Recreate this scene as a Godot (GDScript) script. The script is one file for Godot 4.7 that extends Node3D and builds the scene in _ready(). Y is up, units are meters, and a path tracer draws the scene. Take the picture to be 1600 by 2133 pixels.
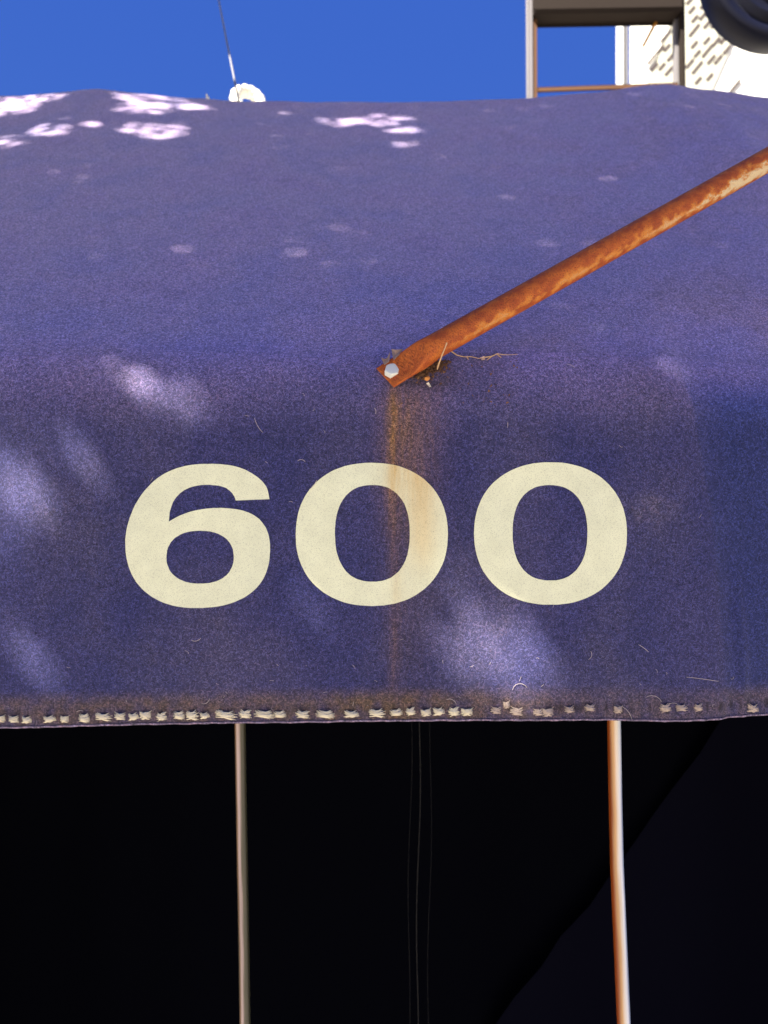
extends Node3D
# Front of a navy canvas awning numbered 600, with a rusty brace pole, under dappled sun.

const CY := 2.3          # height of the camera above the ground
const D := 0.76          # distance from the camera to the hanging face of the awning
const F := 1271.0        # focal length in pixels of the 1600-pixel-wide photograph
const K := D / F
const YB := 2.04         # nominal height of the lower edge
const YA := 2.425        # where the cloth starts to bend back into the roof
const RA := 0.12         # radius of that bend
const VAL := YA - YB
const ARC := RA * PI / 4.0
const RUN := 1.435       # length of the roof slope
const ALL := VAL + ARC + RUN
const HALF := 1.35       # half the width of the awning

var sun_dir := Vector3.ZERO
var ripple := FastNoiseLite.new()
var fine := FastNoiseLite.new()
var rng := RandomNumberGenerator.new()
var names := {}

# ------------------------------------------------------------------ helpers
func numbered(called: String) -> String:
	if not names.has(called):
		names[called] = 0
		return called
	names[called] += 1
	return "%s_%03d" % [called, names[called]]

func tag(o: Node3D, label: String, category: String, group := "", kind := "") -> Node3D:
	if label != "": o.set_meta("label", label)
	if category != "": o.set_meta("category", category)
	if group != "": o.set_meta("group", group)
	if kind != "": o.set_meta("kind", kind)
	return o

func thing(called: String, at: Vector3, label: String, category: String, group := "") -> Node3D:
	var o := Node3D.new()
	o.name = numbered(called)
	add_child(o)
	o.position = at
	tag(o, label, category, group)
	return o

func put(called: String, mesh: Mesh, mat: Material, parent: Node = null) -> MeshInstance3D:
	var o := MeshInstance3D.new()
	o.mesh = mesh
	o.material_override = mat
	if parent == null:
		o.name = numbered(called)
		add_child(o)
	else:
		o.name = called
		parent.add_child(o, true)
		o.position = -parent.position if parent != self and parent.get_parent() == self else Vector3.ZERO
	return o

func spot(px: float, py: float, depth: float) -> Vector3:
	return Vector3((px - 800.0) / F * depth, CY - (py - 1066.5) / F * depth, D - depth)

func lin(r: float, g: float, b: float) -> Color:
	return Color(r, g, b).linear_to_srgb()

func mat(c: Color, rough := 0.7, metal := 0.0) -> StandardMaterial3D:
	var m := StandardMaterial3D.new()
	m.albedo_color = c.linear_to_srgb()
	m.roughness = rough
	m.metallic = metal
	return m

func grid_mesh(p: Array, n: Array, cols: int, uv: Array, uv2: Array) -> ArrayMesh:
	# p in rows of cols points, rows running upwards, columns to the right as seen from the front
	var idx := PackedInt32Array()
	var rows := p.size() / cols
	for r in rows - 1:
		for c in cols - 1:
			var a := r * cols + c
			idx.append_array(PackedInt32Array([a, a + cols, a + 1, a + 1, a + cols, a + cols + 1]))
	var arr := []
	arr.resize(Mesh.ARRAY_MAX)
	arr[Mesh.ARRAY_VERTEX] = PackedVector3Array(p)
	arr[Mesh.ARRAY_NORMAL] = PackedVector3Array(n)
	if uv.size(): arr[Mesh.ARRAY_TEX_UV] = PackedVector2Array(uv)
	if uv2.size(): arr[Mesh.ARRAY_TEX_UV2] = PackedVector2Array(uv2)
	arr[Mesh.ARRAY_INDEX] = idx
	var m := ArrayMesh.new()
	m.add_surface_from_arrays(Mesh.PRIMITIVE_TRIANGLES, arr)
	return m

func tube_into(st: SurfaceTool, path: Array, radii: Array, sides := 12, caps := true) -> void:
	var side := Vector3.ZERO
	var rings := []
	for i in path.size():
		var a: Vector3 = path[max(i - 1, 0)]
		var b: Vector3 = path[min(i + 1, path.size() - 1)]
		var t := (b - a).normalized()
		if side == Vector3.ZERO:
			side = t.cross(Vector3(0.13, 0.21, 0.97)).normalized()
			if side.length() < 0.5: side = t.cross(Vector3.RIGHT).normalized()
		side = (side - t * side.dot(t)).normalized()
		var up := t.cross(side)
		var ring := []
		var r: float = radii[min(i, radii.size() - 1)]
		for k in sides:
			var w := TAU * k / sides
			ring.append([path[i] + (side * cos(w) + up * sin(w)) * r, side * cos(w) + up * sin(w)])
		rings.append(ring)
	for i in rings.size() - 1:
		for k in sides:
			var q := (k + 1) % sides
			for v in [rings[i][k], rings[i + 1][k], rings[i][q], rings[i][q], rings[i + 1][k], rings[i + 1][q]]:
				st.set_normal(v[1])
				st.add_vertex(v[0])
	if caps:
		for e in [0, rings.size() - 1]:
			var nrm: Vector3 = (path[e] - path[1 if e == 0 else e - 1]).normalized()
			for k in sides:
				var q := (k + 1) % sides
				var tri := [path[e], rings[e][k][0], rings[e][q][0]] if e == 0 else [path[e], rings[e][q][0], rings[e][k][0]]
				for v in tri:
					st.set_normal(nrm)
					st.add_vertex(v)

func tube(path: Array, radii: Array, sides := 12) -> ArrayMesh:
	var st := SurfaceTool.new()
	st.begin(Mesh.PRIMITIVE_TRIANGLES)
	tube_into(st, path, radii, sides)
	return st.commit()

func flat_tris(st: SurfaceTool, tri: Array) -> void:
	var n: Vector3 = (tri[2] - tri[0]).cross(tri[1] - tri[0]).normalized()
	for v in tri:
		st.set_normal(n)
		st.add_vertex(v)

func prism(poly: Array, back: Vector3) -> ArrayMesh:
	# a polygon in space (clockwise as seen from the front) given the thickness vector back
	var st := SurfaceTool.new()
	st.begin(Mesh.PRIMITIVE_TRIANGLES)
	var n := poly.size()
	for i in range(1, n - 1):
		flat_tris(st, [poly[0], poly[i], poly[i + 1]])
		flat_tris(st, [poly[0] + back, poly[i + 1] + back, poly[i] + back])
	for i in n:
		var j := (i + 1) % n
		flat_tris(st, [poly[i], poly[i] + back, poly[j]])
		flat_tris(st, [poly[j], poly[i] + back, poly[j] + back])
	return st.commit()

func lathe(profile: Array, sides: int, ribs := 0, rib_depth := 0.0) -> ArrayMesh:
	# profile of (radius, z) turned about +z
	var st := SurfaceTool.new()
	st.begin(Mesh.PRIMITIVE_TRIANGLES)
	st.set_smooth_group(0)
	for i in profile.size() - 1:
		for k in sides:
			var q := []
			for c in [[i, k], [i, k + 1], [i + 1, k], [i + 1, k + 1]]:
				var w: float = TAU * c[1] / sides
				var pr: Vector2 = profile[c[0]]
				var f := 1.0 + (rib_depth * cos(w * ribs) if ribs > 0 else 0.0)
				q.append(Vector3(cos(w) * pr.x * f, sin(w) * pr.x * f, pr.y))
			for v in [q[0], q[1], q[2], q[1], q[3], q[2]]:
				st.add_vertex(v)
	st.index()
	st.generate_normals()
	return st.commit()

# ------------------------------------------------------------------ shape of the cloth
func table(t: Array, x: float) -> float:
	if x <= t[0][0]: return t[0][1]
	for i in t.size() - 1:
		if x <= t[i + 1][0]:
			var f: float = (x - t[i][0]) / (t[i + 1][0] - t[i][0])
			f = f * f * (3.0 - 2.0 * f) * 0.5 + f * 0.5
			return lerpf(t[i][1], t[i + 1][1], f)
	return t[-1][1]

const HEM := [[-900, 1512], [0, 1513], [200, 1508.5], [500, 1503.5], [800, 1499], [1100, 1496.5], [1265, 1496.5], [1400, 1500], [1600, 1494], [2500, 1494]]
const RIDGE := [[-300, 205], [0, 200], [100, 196], [200, 187], [300, 194], [400, 205], [520, 211], [700, 213], [900, 212], [1100, 206], [1250, 192], [1350, 176], [1400, 174], [1470, 186], [1600, 203], [1800, 212]]

func profile(h: float) -> Vector2:      # (y, z) of the unrippled cloth at arc length h
	if h <= VAL: return Vector2(YB + h, 0.0)
	if h <= VAL + ARC:
		var a := (h - VAL) / RA
		return Vector2(YA + RA * sin(a), -RA * (1.0 - cos(a)))
	var q := h - VAL - ARC
	if q <= RUN:
		return Vector2(YA + RA * sin(PI / 4) + q * sqrt(0.5), -RA * (1.0 - cos(PI / 4)) - q * sqrt(0.5))
	var e := PI / 4 + minf((q - RUN) / 0.03, PI * 0.75)   # rolled over at the back
	return Vector2(YA + RA * sin(PI / 4) + RUN * sqrt(0.5) + 0.03 * (sin(e) - sin(PI / 4)), -RA * (1.0 - cos(PI / 4)) - RUN * sqrt(0.5) - 0.03 * (cos(PI / 4) - cos(e)))

func profile_normal(h: float) -> Vector3:
	var a := clampf((h - VAL) / RA, 0.0, PI / 4)
	if h > VAL + ARC + RUN: a = PI / 4 + (h - VAL - ARC - RUN) / 0.03
	return Vector3(0, sin(a), cos(a))

const FOLD := [[-9.0, 1505], [2.10, 1512], [2.19, 1503], [2.28, 1490], [2.36, 1466], [2.42, 1450], [2.475, 1432], [2.55, 1446], [2.62, 1475], [9.0, 1500]]

func bulge(x: float, y: float, h: float) -> float:
	var v := ripple.get_noise_2d(x * 100.0, h * 100.0) * 0.0035
	v += fine.get_noise_2d(x * 260.0, h * 90.0) * 0.0006
	var xf := (table(FOLD, y) - 800.0) * K
	var fade := 1.0 - smoothstep(2.50, 2.64, y)
	v -= fade * 0.009 / (1.0 + exp(-(x - xf) / 0.007))
	v -= fade * 0.10 * maxf(x - xf, 0.0)
	v += fade * 0.003 * exp(-pow((x - xf - 0.028) / 0.006, 2.0)) * (1.0 - smoothstep(2.15, 2.25, y))
	if h > VAL + ARC:   # the roof sags a little between its bars
		v -= 0.018 * sin(clampf((h - VAL - ARC) / RUN, 0, 1) * PI) * (0.6 + 0.4 * sin(x * 5.0 + 0.6))
	# tight lower edge with small puckers at the stitching
	if h < 0.03: v += (1.0 - h / 0.03) * 0.0008 * sin(x * 210.0 + 3.0 * sin(x * 31.0))
	return v

func cloth(x: float, h: float) -> Vector3:
	var p := profile(h)
	var y := p.x
	if h < VAL:
		var low := CY - (table(HEM, x / K + 800.0) - 1066.5) * K
		y += (low - YB) * (1.0 - h / VAL)
	else:
		var k := 1.81 / F
		y += (206.0 - table(RIDGE, x / k + 800.0)) * k * smoothstep(0.15, 1.0, (h - VAL - ARC) / RUN)
	return Vector3(x, y, p.y) + profile_normal(h) * bulge(x, y, h)

func cloth_normal(x: float, h: float) -> Vector3:
	var e := 0.002
	return (cloth(x + e, h) - cloth(x - e, h)).cross(cloth(x, h + e) - cloth(x, h - e)).normalized()

func hit_h(py: float) -> float:         # arc length that shows at this height of the photograph
	var a := 0.0
	var b := ALL
	for i in 40:
		var m := (a + b) / 2
		var p := profile(m)
		if 1066.5 - (p.x - CY) * F / (D - p.y) > py: a = m
		else: b = m
	return a

func hit(px: float, py: float) -> Vector3:
	var h := hit_h(py)
	var p := profile(h)
	return cloth((px - 800.0) / F * (D - p.y), h)

func on_face(px: float, py: float, lift := 0.001) -> Vector3:
	var h := hit_h(py)
	var x := (px - 800.0) / F * (D - profile(h).y)
	return cloth(x, h) + cloth_normal(x, h) * lift

func cloth_patch(h0: float, h1: float, rows: int, cols: int) -> ArrayMesh:
	var p := []
	var n := []
	var uv := []
	var uv2 := []
	for r in rows + 1:
		var h := lerpf(h0, h1, float(r) / rows)
		for c in cols + 1:
			var x := lerpf(-HALF, HALF, float(c) / cols)
			p.append(cloth(x, h))
			n.append(cloth_normal(x, h))
			uv.append(Vector2(x / 0.36, -h / 0.36))
			uv2.append(Vector2((x + HALF) / (2 * HALF), 1.0 - h / (ALL + 0.1)))
	return grid_mesh(p, n, cols + 1, uv, uv2)

# ------------------------------------------------------------------ textures
func grain_images() -> Array:            # woven, slightly furry canvas: brightness and relief
	var n := 1024
	var a := PackedFloat32Array()
	a.resize(n * n)
	a.fill(0.50)
	var tint := PackedFloat32Array()
	tint.resize(n * n)
	for k in 46000:
		var x := rng.randf() * n
		var y := rng.randf() * n
		var w := rng.randf() * TAU
		var bend := rng.randf_range(-0.2, 0.2)
		var v := rng.randf_range(0.26, 0.50) if k % 5 < 3 else rng.randf_range(0.0, 0.10) 
		var c := rng.randf_range(-0.04, 0.26) if v > 0.2 else rng.randf_range(-0.1, 0.05)
		var dx := 0 if absf(cos(w)) > 0.7 else 1
		for s in rng.randi_range(4, 11):
			for t in 2:
				var i := ((int(y) + (1 - dx) * t) & 1023) * n + ((int(x) + dx * t) & 1023)
				a[i] = a[i] * 0.42 + (0.40 + v) * 0.58 if v > 0.2 else a[i] * 0.45 + v * 0.5 + 0.13
				tint[i] = tint[i] * 0.5 + c * 0.5
			x += cos(w)
			y += sin(w)
			w += bend
	for k in 1500:                        # pale specks
		var i := rng.randi() % (n * n)
		for j in [0, 1, n, n + 1]: a[(i + j) % (n * n)] = 1.15
	var bytes := PackedByteArray()
	bytes.resize(n * n * 3)
	var grey := PackedByteArray()
	grey.resize(n * n)
	for i in n * n:
		var q := (a[i] + (rng.randf() - 0.5) * 0.10) * 1.3
		bytes[i * 3] = int(clampf(q * (1.0 + tint[i]), 0.05, 1.0) * 255.0)
		bytes[i * 3 + 1] = int(clampf(q, 0.05, 1.0) * 255.0)
		bytes[i * 3 + 2] = int(clampf(q * (1.0 - tint[i] * 0.6), 0.05, 1.0) * 255.0)
		grey[i] = int(clampf(q, 0.0, 1.0) * 255.0)
	var img := Image.create_from_data(n, n, false, Image.FORMAT_RGB8, bytes)
	var rel := Image.create_from_data(n, n, false, Image.FORMAT_L8, grey)
	rel.convert(Image.FORMAT_RGBA8)
	rel.bump_map_to_normal_map(1.5)
	return [img, rel]

func rust_drip(px: float, py: float) -> Vector2:   # (rust, grey dirt) left by the water that runs off the bolt
	if py < 790: return Vector2.ZERO
	var w := fine.get_noise_2d(px * 1.2, py * 0.12) * 0.5 + 0.5
	var core := 0.6 * exp(-pow((px - 819.0 - 4.0 * sin(py * 0.011)) / (9.0 + 0.004 * (py - 800)), 2.0))
	var halo := exp(-pow((px - 835.0) / (42.0 if px < 835 else 70.0), 2.0))
	var up := 1.0 - smoothstep(900.0, 1200.0, py)
	var rust := core * (0.25 + 0.45 * up) * (0.6 + 0.8 * w) + halo * 0.42 * up * (0.4 + w) * smoothstep(790.0, 830.0, py)
	var dirt := halo * (0.30 - 0.12 * smoothstep(1300.0, 1450.0, py)) * (0.4 + w)
	return Vector2(clampf(rust, 0, 0.85), clampf(dirt, 0, 0.8))

func face_image() -> Image:              # dye, painted light and shade, dust and stains of the whole cloth
	var w := 2048
	var hgt := 1480
	var bytes := PackedByteArray()
	bytes.resize(w * hgt * 3)
	var broad := FastNoiseLite.new()
	broad.seed = 5
	broad.frequency = 0.006
	broad.fractal_octaves = 4
	var mid := FastNoiseLite.new()
	mid.seed = 9
	mid.frequency = 0.045
	mid.fractal_octaves = 3
	var navy := Vector3(0.070, 0.078, 0.280)
	var violet := Vector3(0.097, 0.098, 0.305)
	var dust := Vector3(0.34, 0.29, 0.40)
	var brown := Vector3(0.30, 0.20, 0.11)
	var rust := Vector3(0.56, 0.30, 0.10)
	var lut := PackedByteArray()
	lut.resize(4097)
	for i in 4097: lut[i] = int(Color(i / 4096.0, 0, 0).linear_to_srgb().r * 255.0)
	var i := 0
	for r in hgt:
		var h := (1.0 - (r + 0.5) / hgt) * (ALL + 0.1)
		var y := YB + h
		var py := 1066.5 - (y - CY) / K
		var hang := h < VAL + 0.09
		var edge := table(FOLD, y)
		var low := smoothstep(0.046, 0.022, h)
		for c in w:
			var x := ((c + 0.5) / w) * 2 * HALF - HALF
			var b := broad.get_noise_2d(c, r)
			var v := navy.lerp(violet, clampf(0.45 + b * 1.3, 0, 1))
			v *= Vector3.ONE.lerp(Vector3(7.9, 6.3, 4.0), smoothstep(VAL - 0.035, VAL + 0.15, h)) * (Vector3.ONE + Vector3(0.15, 0.12, 0.10) * smoothstep(VAL + 0.1, VAL + 0.6, h))   # roof dye lightened to paint in light from above
			if hang:
				var px := x / K + 800.0
				var g := mid.get_noise_2d(c, r) * 0.5 + 0.5
				v = v.lerp(Vector3(0.19, 0.17, 0.30), clampf(0.11 + 0.5 * broad.get_noise_2d(c + 900, r * 0.7), 0, 0.4) * (0.5 + g) * (1.0 - smoothstep(1400, 1480, px)))
				if px > edge - 8: v = v.lerp(Vector3(0.050, 0.072, 0.295) * (1.0 + 3.5 * smoothstep(VAL - 0.035, VAL + 0.15, h)), (0.6 * smoothstep(edge - 6, edge + 8, px) + 0.35 * smoothstep(edge, edge + 90, px)) * (1.0 - smoothstep(VAL + 0.0, VAL + 0.09, h)))  # darker blue paints in the shade past the fold
				if px > 700 and px < 1020 and py > 770:
					var s := rust_drip(px, py)
					v = v.lerp(brown * 0.75, s.y)
					v = v.lerp(rust, s.x)
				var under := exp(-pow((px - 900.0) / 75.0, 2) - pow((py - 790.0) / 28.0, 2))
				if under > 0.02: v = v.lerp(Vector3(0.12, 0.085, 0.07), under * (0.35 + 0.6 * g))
				var scuff := exp(-pow((px - 1345.0) / 45.0, 2) - pow((py - 1062.0) / 30.0, 2))
				if scuff > 0.02: v = v.lerp(dust, scuff * 0.6 * g)
				if low > 0.0:
					var streak := mid.get_noise_2d(c * 2.1, r * 0.25) * 0.5 + 0.5
					var east := smoothstep(1000.0, 1300.0, px)
					v = v.lerp(brown, low * (0.66 - 0.22 * east + 0.2 * exp(-pow((px - 790.0) / 130.0, 2))) * clampf(0.25 + g * 1.1, 0, 1))
					if h < 0.022 and h > 0.006: v = v * (1.0 - (0.35 + 0.3 * east) * smoothstep(0.45, 0.75, streak) * sin(clampf((h - 0.006) / 0.016, 0, 1) * PI))
			else:
				var g2 := mid.get_noise_2d(c, r) * 0.5 + 0.5
				v = v.lerp(dust, clampf(0.10 + 0.5 * smoothstep(0.0, 0.9, x) + b * 0.8, 0, 0.6) * (0.4 + 0.6 * g2))
			bytes[i] = lut[int(clampf(v.x, 0, 1) * 4096)]
			bytes[i + 1] = lut[int(clampf(v.y, 0, 1) * 4096)]
			bytes[i + 2] = lut[int(clampf(v.z, 0, 1) * 4096)]
			i += 3
	return Image.create_from_data(w, hgt, false, Image.FORMAT_RGB8, bytes)

const DX0 := 250.0
const DX1 := 1320.0
const DY0 := 950.0
const DY1 := 1280.0
func digit_image() -> Image:
	var w := 1536
	var hgt := 474
	var img := Image.create(w, hgt, false, Image.FORMAT_RGB8)
	for r in hgt:
		var py := lerpf(DY0, DY1, (r + 0.5) / hgt)
		for c in w:
			var px := lerpf(DX0, DX1, (c + 0.5) / w)
			var g := fine.get_noise_2d(c * 2.2, r * 2.2)
			var b := ripple.get_noise_2d(c * 0.4, r * 0.4)
			var v := Vector3(0.80, 0.82, 0.565) * (1.0 + 0.06 * b + 0.05 * g)
			var s := rust_drip(px - 4.0, py)
			var right := exp(-pow((px - 880.0) / 28.0, 2)) * (1.0 - smoothstep(1120, 1230, py))
			v = v.lerp(Vector3(0.66, 0.40, 0.09), clampf(s.x * 1.1 + right * 0.35, 0, 0.75))
			v = v.lerp(Vector3(0.6, 0.47, 0.25), s.y * 0.4)
			if rng.randf() < 0.07: v *= rng.randf_range(0.35, 0.85)
			img.set_pixel(c, r, Color(v.x, v.y, v.z).linear_to_srgb())
	return img

func rust_images() -> Array:             # u round the pipe (0 = down), v along it
	var w := 384
	var hgt := 1800
	var img := Image.create(w, hgt, false, Image.FORMAT_RGB8)
	var bump := Image.create(w, hgt, false, Image.FORMAT_RGBA8)
	var n := FastNoiseLite.new()
	n.seed = 31
	n.frequency = 0.02
	n.fractal_octaves = 5
	var cells := FastNoiseLite.new()
	cells.seed = 8
	cells.frequency = 0.09
	cells.fractal_octaves = 3
	for r in hgt:
		var along := 0.4 * r / hgt       # 0 at the bolted end
		for c in w:
			var u := float(c) / w
			var a := n.get_noise_3d(cos(u * TAU) * 60, sin(u * TAU) * 60, r * 1.1)
			var e := cells.get_noise_3d(cos(u * TAU) * 70, sin(u * TAU) * 70, r * 1.8)
			var v := Vector3(0.33, 0.068, 0.014).lerp(Vector3(0.47, 0.118, 0.018), clampf(0.5 + a * 1.6, 0, 1))
			v = v.lerp(Vector3(0.16, 0.045, 0.018), clampf(e * 1.3 - 0.08, 0, 0.65))
			# pale old paint left along the underside, wider towards the far end
			var below := absf(wrapf(u - 0.06, -0.5, 0.5))
			var wide := 0.0 + 0.035 * smoothstep(0.15, 0.25, along) + 0.075 * smoothstep(0.25, 0.33, along) + 0.012 * sin(along * 90.0)
			var left := smoothstep(0.0, 0.06, wide - below + a * 0.10 + e * 0.07) * smoothstep(0.03, 0.07, along)
			v = v.lerp(Vector3(0.60, 0.24, 0.035), smoothstep(-0.06, 0.02, wide - below + a * 0.12) * 0.7 * smoothstep(0.02, 0.1, along))
			v = v.lerp(Vector3(0.62, 0.49, 0.29), left * clampf(0.25 + 0.9 * smoothstep(0.2, 0.31, along), 0, 0.95))
			img.set_pixel(c, r, Color(v.x, v.y, v.z).linear_to_srgb())
			var q := clampf(0.5 + a * 0.25 + e * 0.5 + left * 0.2, 0, 1)
			bump.set_pixel(c, r, Color(q, q, q))
	bump.bump_map_to_normal_map(3.0)
	return [img, bump]

func tex(img: Image) -> ImageTexture:
	img.generate_mipmaps()
	return ImageTexture.create_from_image(img)

# ------------------------------------------------------------------ the numerals
func smooth_run(pts: Array, open_ends := true) -> Array:
	var out := []
	var n := pts.size()
	for i in (n - 1 if open_ends else n):
		var a: Vector2 = pts[maxi(i - 1, 0)] if open_ends else pts[(i - 1 + n) % n]
		var b: Vector2 = pts[i]
		var c: Vector2 = pts[(i + 1) % n]
		var d: Vector2 = pts[mini(i + 2, n - 1)] if open_ends else pts[(i + 2) % n]
		for k in 4:
			out.append(b.cubic_interpolate(c, a, d, k / 4.0))
	if open_ends: out.append(pts[-1])
	return out

func oval(x0: float, x1: float, y0: float, y1: float, power: float) -> PackedVector2Array:
	var out := PackedVector2Array()
	for k in 96:
		var w := TAU * k / 96
		var c := cos(w)
		var s := sin(w)
		out.append(Vector2((x0 + x1) / 2 + (x1 - x0) / 2 * signf(c) * pow(absf(c), 2.0 / power), (y0 + y1) / 2 + (y1 - y0) / 2 * signf(s) * pow(absf(s), 2.0 / power)))
	return out

func on_photo(flat: Array) -> Array:
	var out := []
	for i in range(0, flat.size(), 2): out.append(Vector2(flat[i] / 1.4286 + 220.0, flat[i + 1] / 1.4286 + 930.0))
	return out

func face_point(px: float, py: float, lift: float) -> Vector3:
	var x := (px - 800.0) * K
	var y := CY - (py - 1066.5) * K
	var low := CY - (table(HEM, px) - 1066.5) * K
	var h := VAL - (YA - y) * VAL / (YA - low)
	return cloth(x, h) + Vector3(0, 0, lift)

func numeral(outer: PackedVector2Array, hole: PackedVector2Array) -> ArrayMesh:
	for ring in [outer, hole]:          # the painted edge is a little ragged
		for k in ring.size(): ring[k] += Vector2(fine.get_noise_2d(ring[k].x * 1.4, ring[k].y * 1.4), fine.get_noise_2d(ring[k].y * 1.4, ring[k].x * 1.4 + 50.0)) * 0.55
	var lo := outer[0]
	var hi := outer[0]
	for p in outer:
		lo = lo.min(p)
		hi = hi.max(p)
	var st := SurfaceTool.new()
	st.begin(Mesh.PRIMITIVE_TRIANGLES)
	var step := 8.0
	var y := lo.y
	while y < hi.y:
		var x := lo.x
		while x < hi.x:
			var cell := PackedVector2Array([Vector2(x, y), Vector2(x + step, y), Vector2(x + step, y + step), Vector2(x, y + step)])
			for piece in Geometry2D.intersect_polygons(outer, cell):
				for rest in Geometry2D.clip_polygons(piece, hole):
					var t := Geometry2D.triangulate_polygon(rest)
					for k in range(0, t.size(), 3):
						var q := [rest[t[k]], rest[t[k + 1]], rest[t[k + 2]]]
						if (q[1] - q[0]).cross(q[2] - q[0]) < 0: q.reverse()
						for v in q:
							var wx: float = (v.x - 800.0) * K
							st.set_normal(cloth_normal(wx, VAL - (YA - (CY - (v.y - 1066.5) * K))))
							st.set_uv(Vector2((v.x - DX0) / (DX1 - DX0), (v.y - DY0) / (DY1 - DY0)))
							st.add_vertex(face_point(v.x, v.y, 0.0007))
			x += step
		y += step
	# the thin edge of the paint film
	for ring in [outer, hole]:
		for k in ring.size():
			var a: Vector2 = ring[k]
			var b: Vector2 = ring[(k + 1) % ring.size()]
			var q := [face_point(a.x, a.y, 0.0007), face_point(b.x, b.y, 0.0007), face_point(a.x, a.y, -0.0004), face_point(b.x, b.y, -0.0004)]
			for tri in [[0, 1, 2], [1, 3, 2]]:
				var nn: Vector3 = (q[tri[2]] - q[tri[0]]).cross(q[tri[1]] - q[tri[0]]).normalized()
				for j in tri:
					st.set_normal(nn)
					st.set_uv(Vector2((a.x - DX0) / (DX1 - DX0), (a.y - DY0) / (DY1 - DY0)))
					st.add_vertex(q[j])
	return st.commit()

# ------------------------------------------------------------------ build
func _ready() -> void:
	rng.seed = 600
	ripple.seed = 3
	ripple.frequency = 0.03
	ripple.fractal_octaves = 2
	fine.seed = 12
	fine.frequency = 0.09
	fine.fractal_octaves = 3

	# camera
	var cam := Camera3D.new()
	cam.name = "camera"
	add_child(cam)
	var lens := CameraAttributesPhysical.new()
	lens.frustum_focal_length = 12.0 / tan(deg_to_rad(40.0))
	lens.frustum_focus_distance = 0.77
	lens.exposure_aperture = 2.7
	cam.attributes = lens
	cam.position = Vector3(0, CY, D)
	cam.fov = rad_to_deg(2.0 * atan(1066.5 / F))
	cam.near = 0.02
	cam.far = 500.0

	# sky and sun
	var env := Environment.new()
	env.background_mode = Environment.BG_SKY
	env.tonemap_mode = Environment.TONE_MAPPER_LINEAR
	env.tonemap_exposure = 5.0
	env.background_energy_multiplier = 0.2
	env.sdfgi_enabled = true
	env.ssao_enabled = true
	env.ssil_enabled = true
	var sm := ProceduralSkyMaterial.new()
	sm.sky_top_color = Color8(60, 103, 203)
	sm.sky_horizon_color = Color8(108, 150, 222)
	sm.sky_curve = 0.17
	sm.ground_bottom_color = Color(0.35, 0.34, 0.32)
	sm.ground_horizon_color = Color(0.45, 0.48, 0.52)
	sm.sun_angle_max = 1.0
	env.sky = Sky.new()
	env.sky.sky_material = sm
	var we := WorldEnvironment.new()
	we.name = "world_environment"
	we.environment = env
	add_child(we)
	var el := deg_to_rad(51.0)
	var az := deg_to_rad(-46.0)
	sun_dir = Vector3(sin(az) * cos(el), sin(el), cos(az) * cos(el)).normalized()
	var sun := DirectionalLight3D.new()
	sun.name = "sun"
	add_child(sun)
	sun.light_energy = 1.6
	sun.light_color = Color(1.0, 0.955, 0.88)
	sun.light_angular_distance = 0.53
	sun.shadow_enabled = true
	sun.look_at_from_position(sun_dir * 10.0, Vector3.ZERO, Vector3.UP)

	ground()
	white_building()
	open_frame()
	curtain()
	awning()
	poles()
	brace()
	debris()
	behind_the_roof()
	lamp()
	tree()

func ground() -> void:
	var pm := PlaneMesh.new()
	pm.size = Vector2(400, 400)
	var m := mat(Color(0.33, 0.305, 0.265), 0.9)
	var nt := NoiseTexture2D.new()
	nt.width = 512
	nt.height = 512
	nt.seamless = true
	nt.noise = FastNoiseLite.new()
	nt.noise.seed = 4
	nt.noise.frequency = 0.02
	var gr := Gradient.new()
	gr.set_color(0, Color(0.88, 0.88, 0.88))
	gr.set_color(1, Color(1, 1, 1))
	nt.color_ramp = gr
	m.albedo_texture = nt
	m.uv1_triplanar = true
	m.uv1_world_triplanar = true
	m.uv1_scale = Vector3(0.3, 0.3, 0.3)
	tag(put("ground", pm, m), "pale concrete paving in front of and under the awning", "ground", "", "structure")

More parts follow.
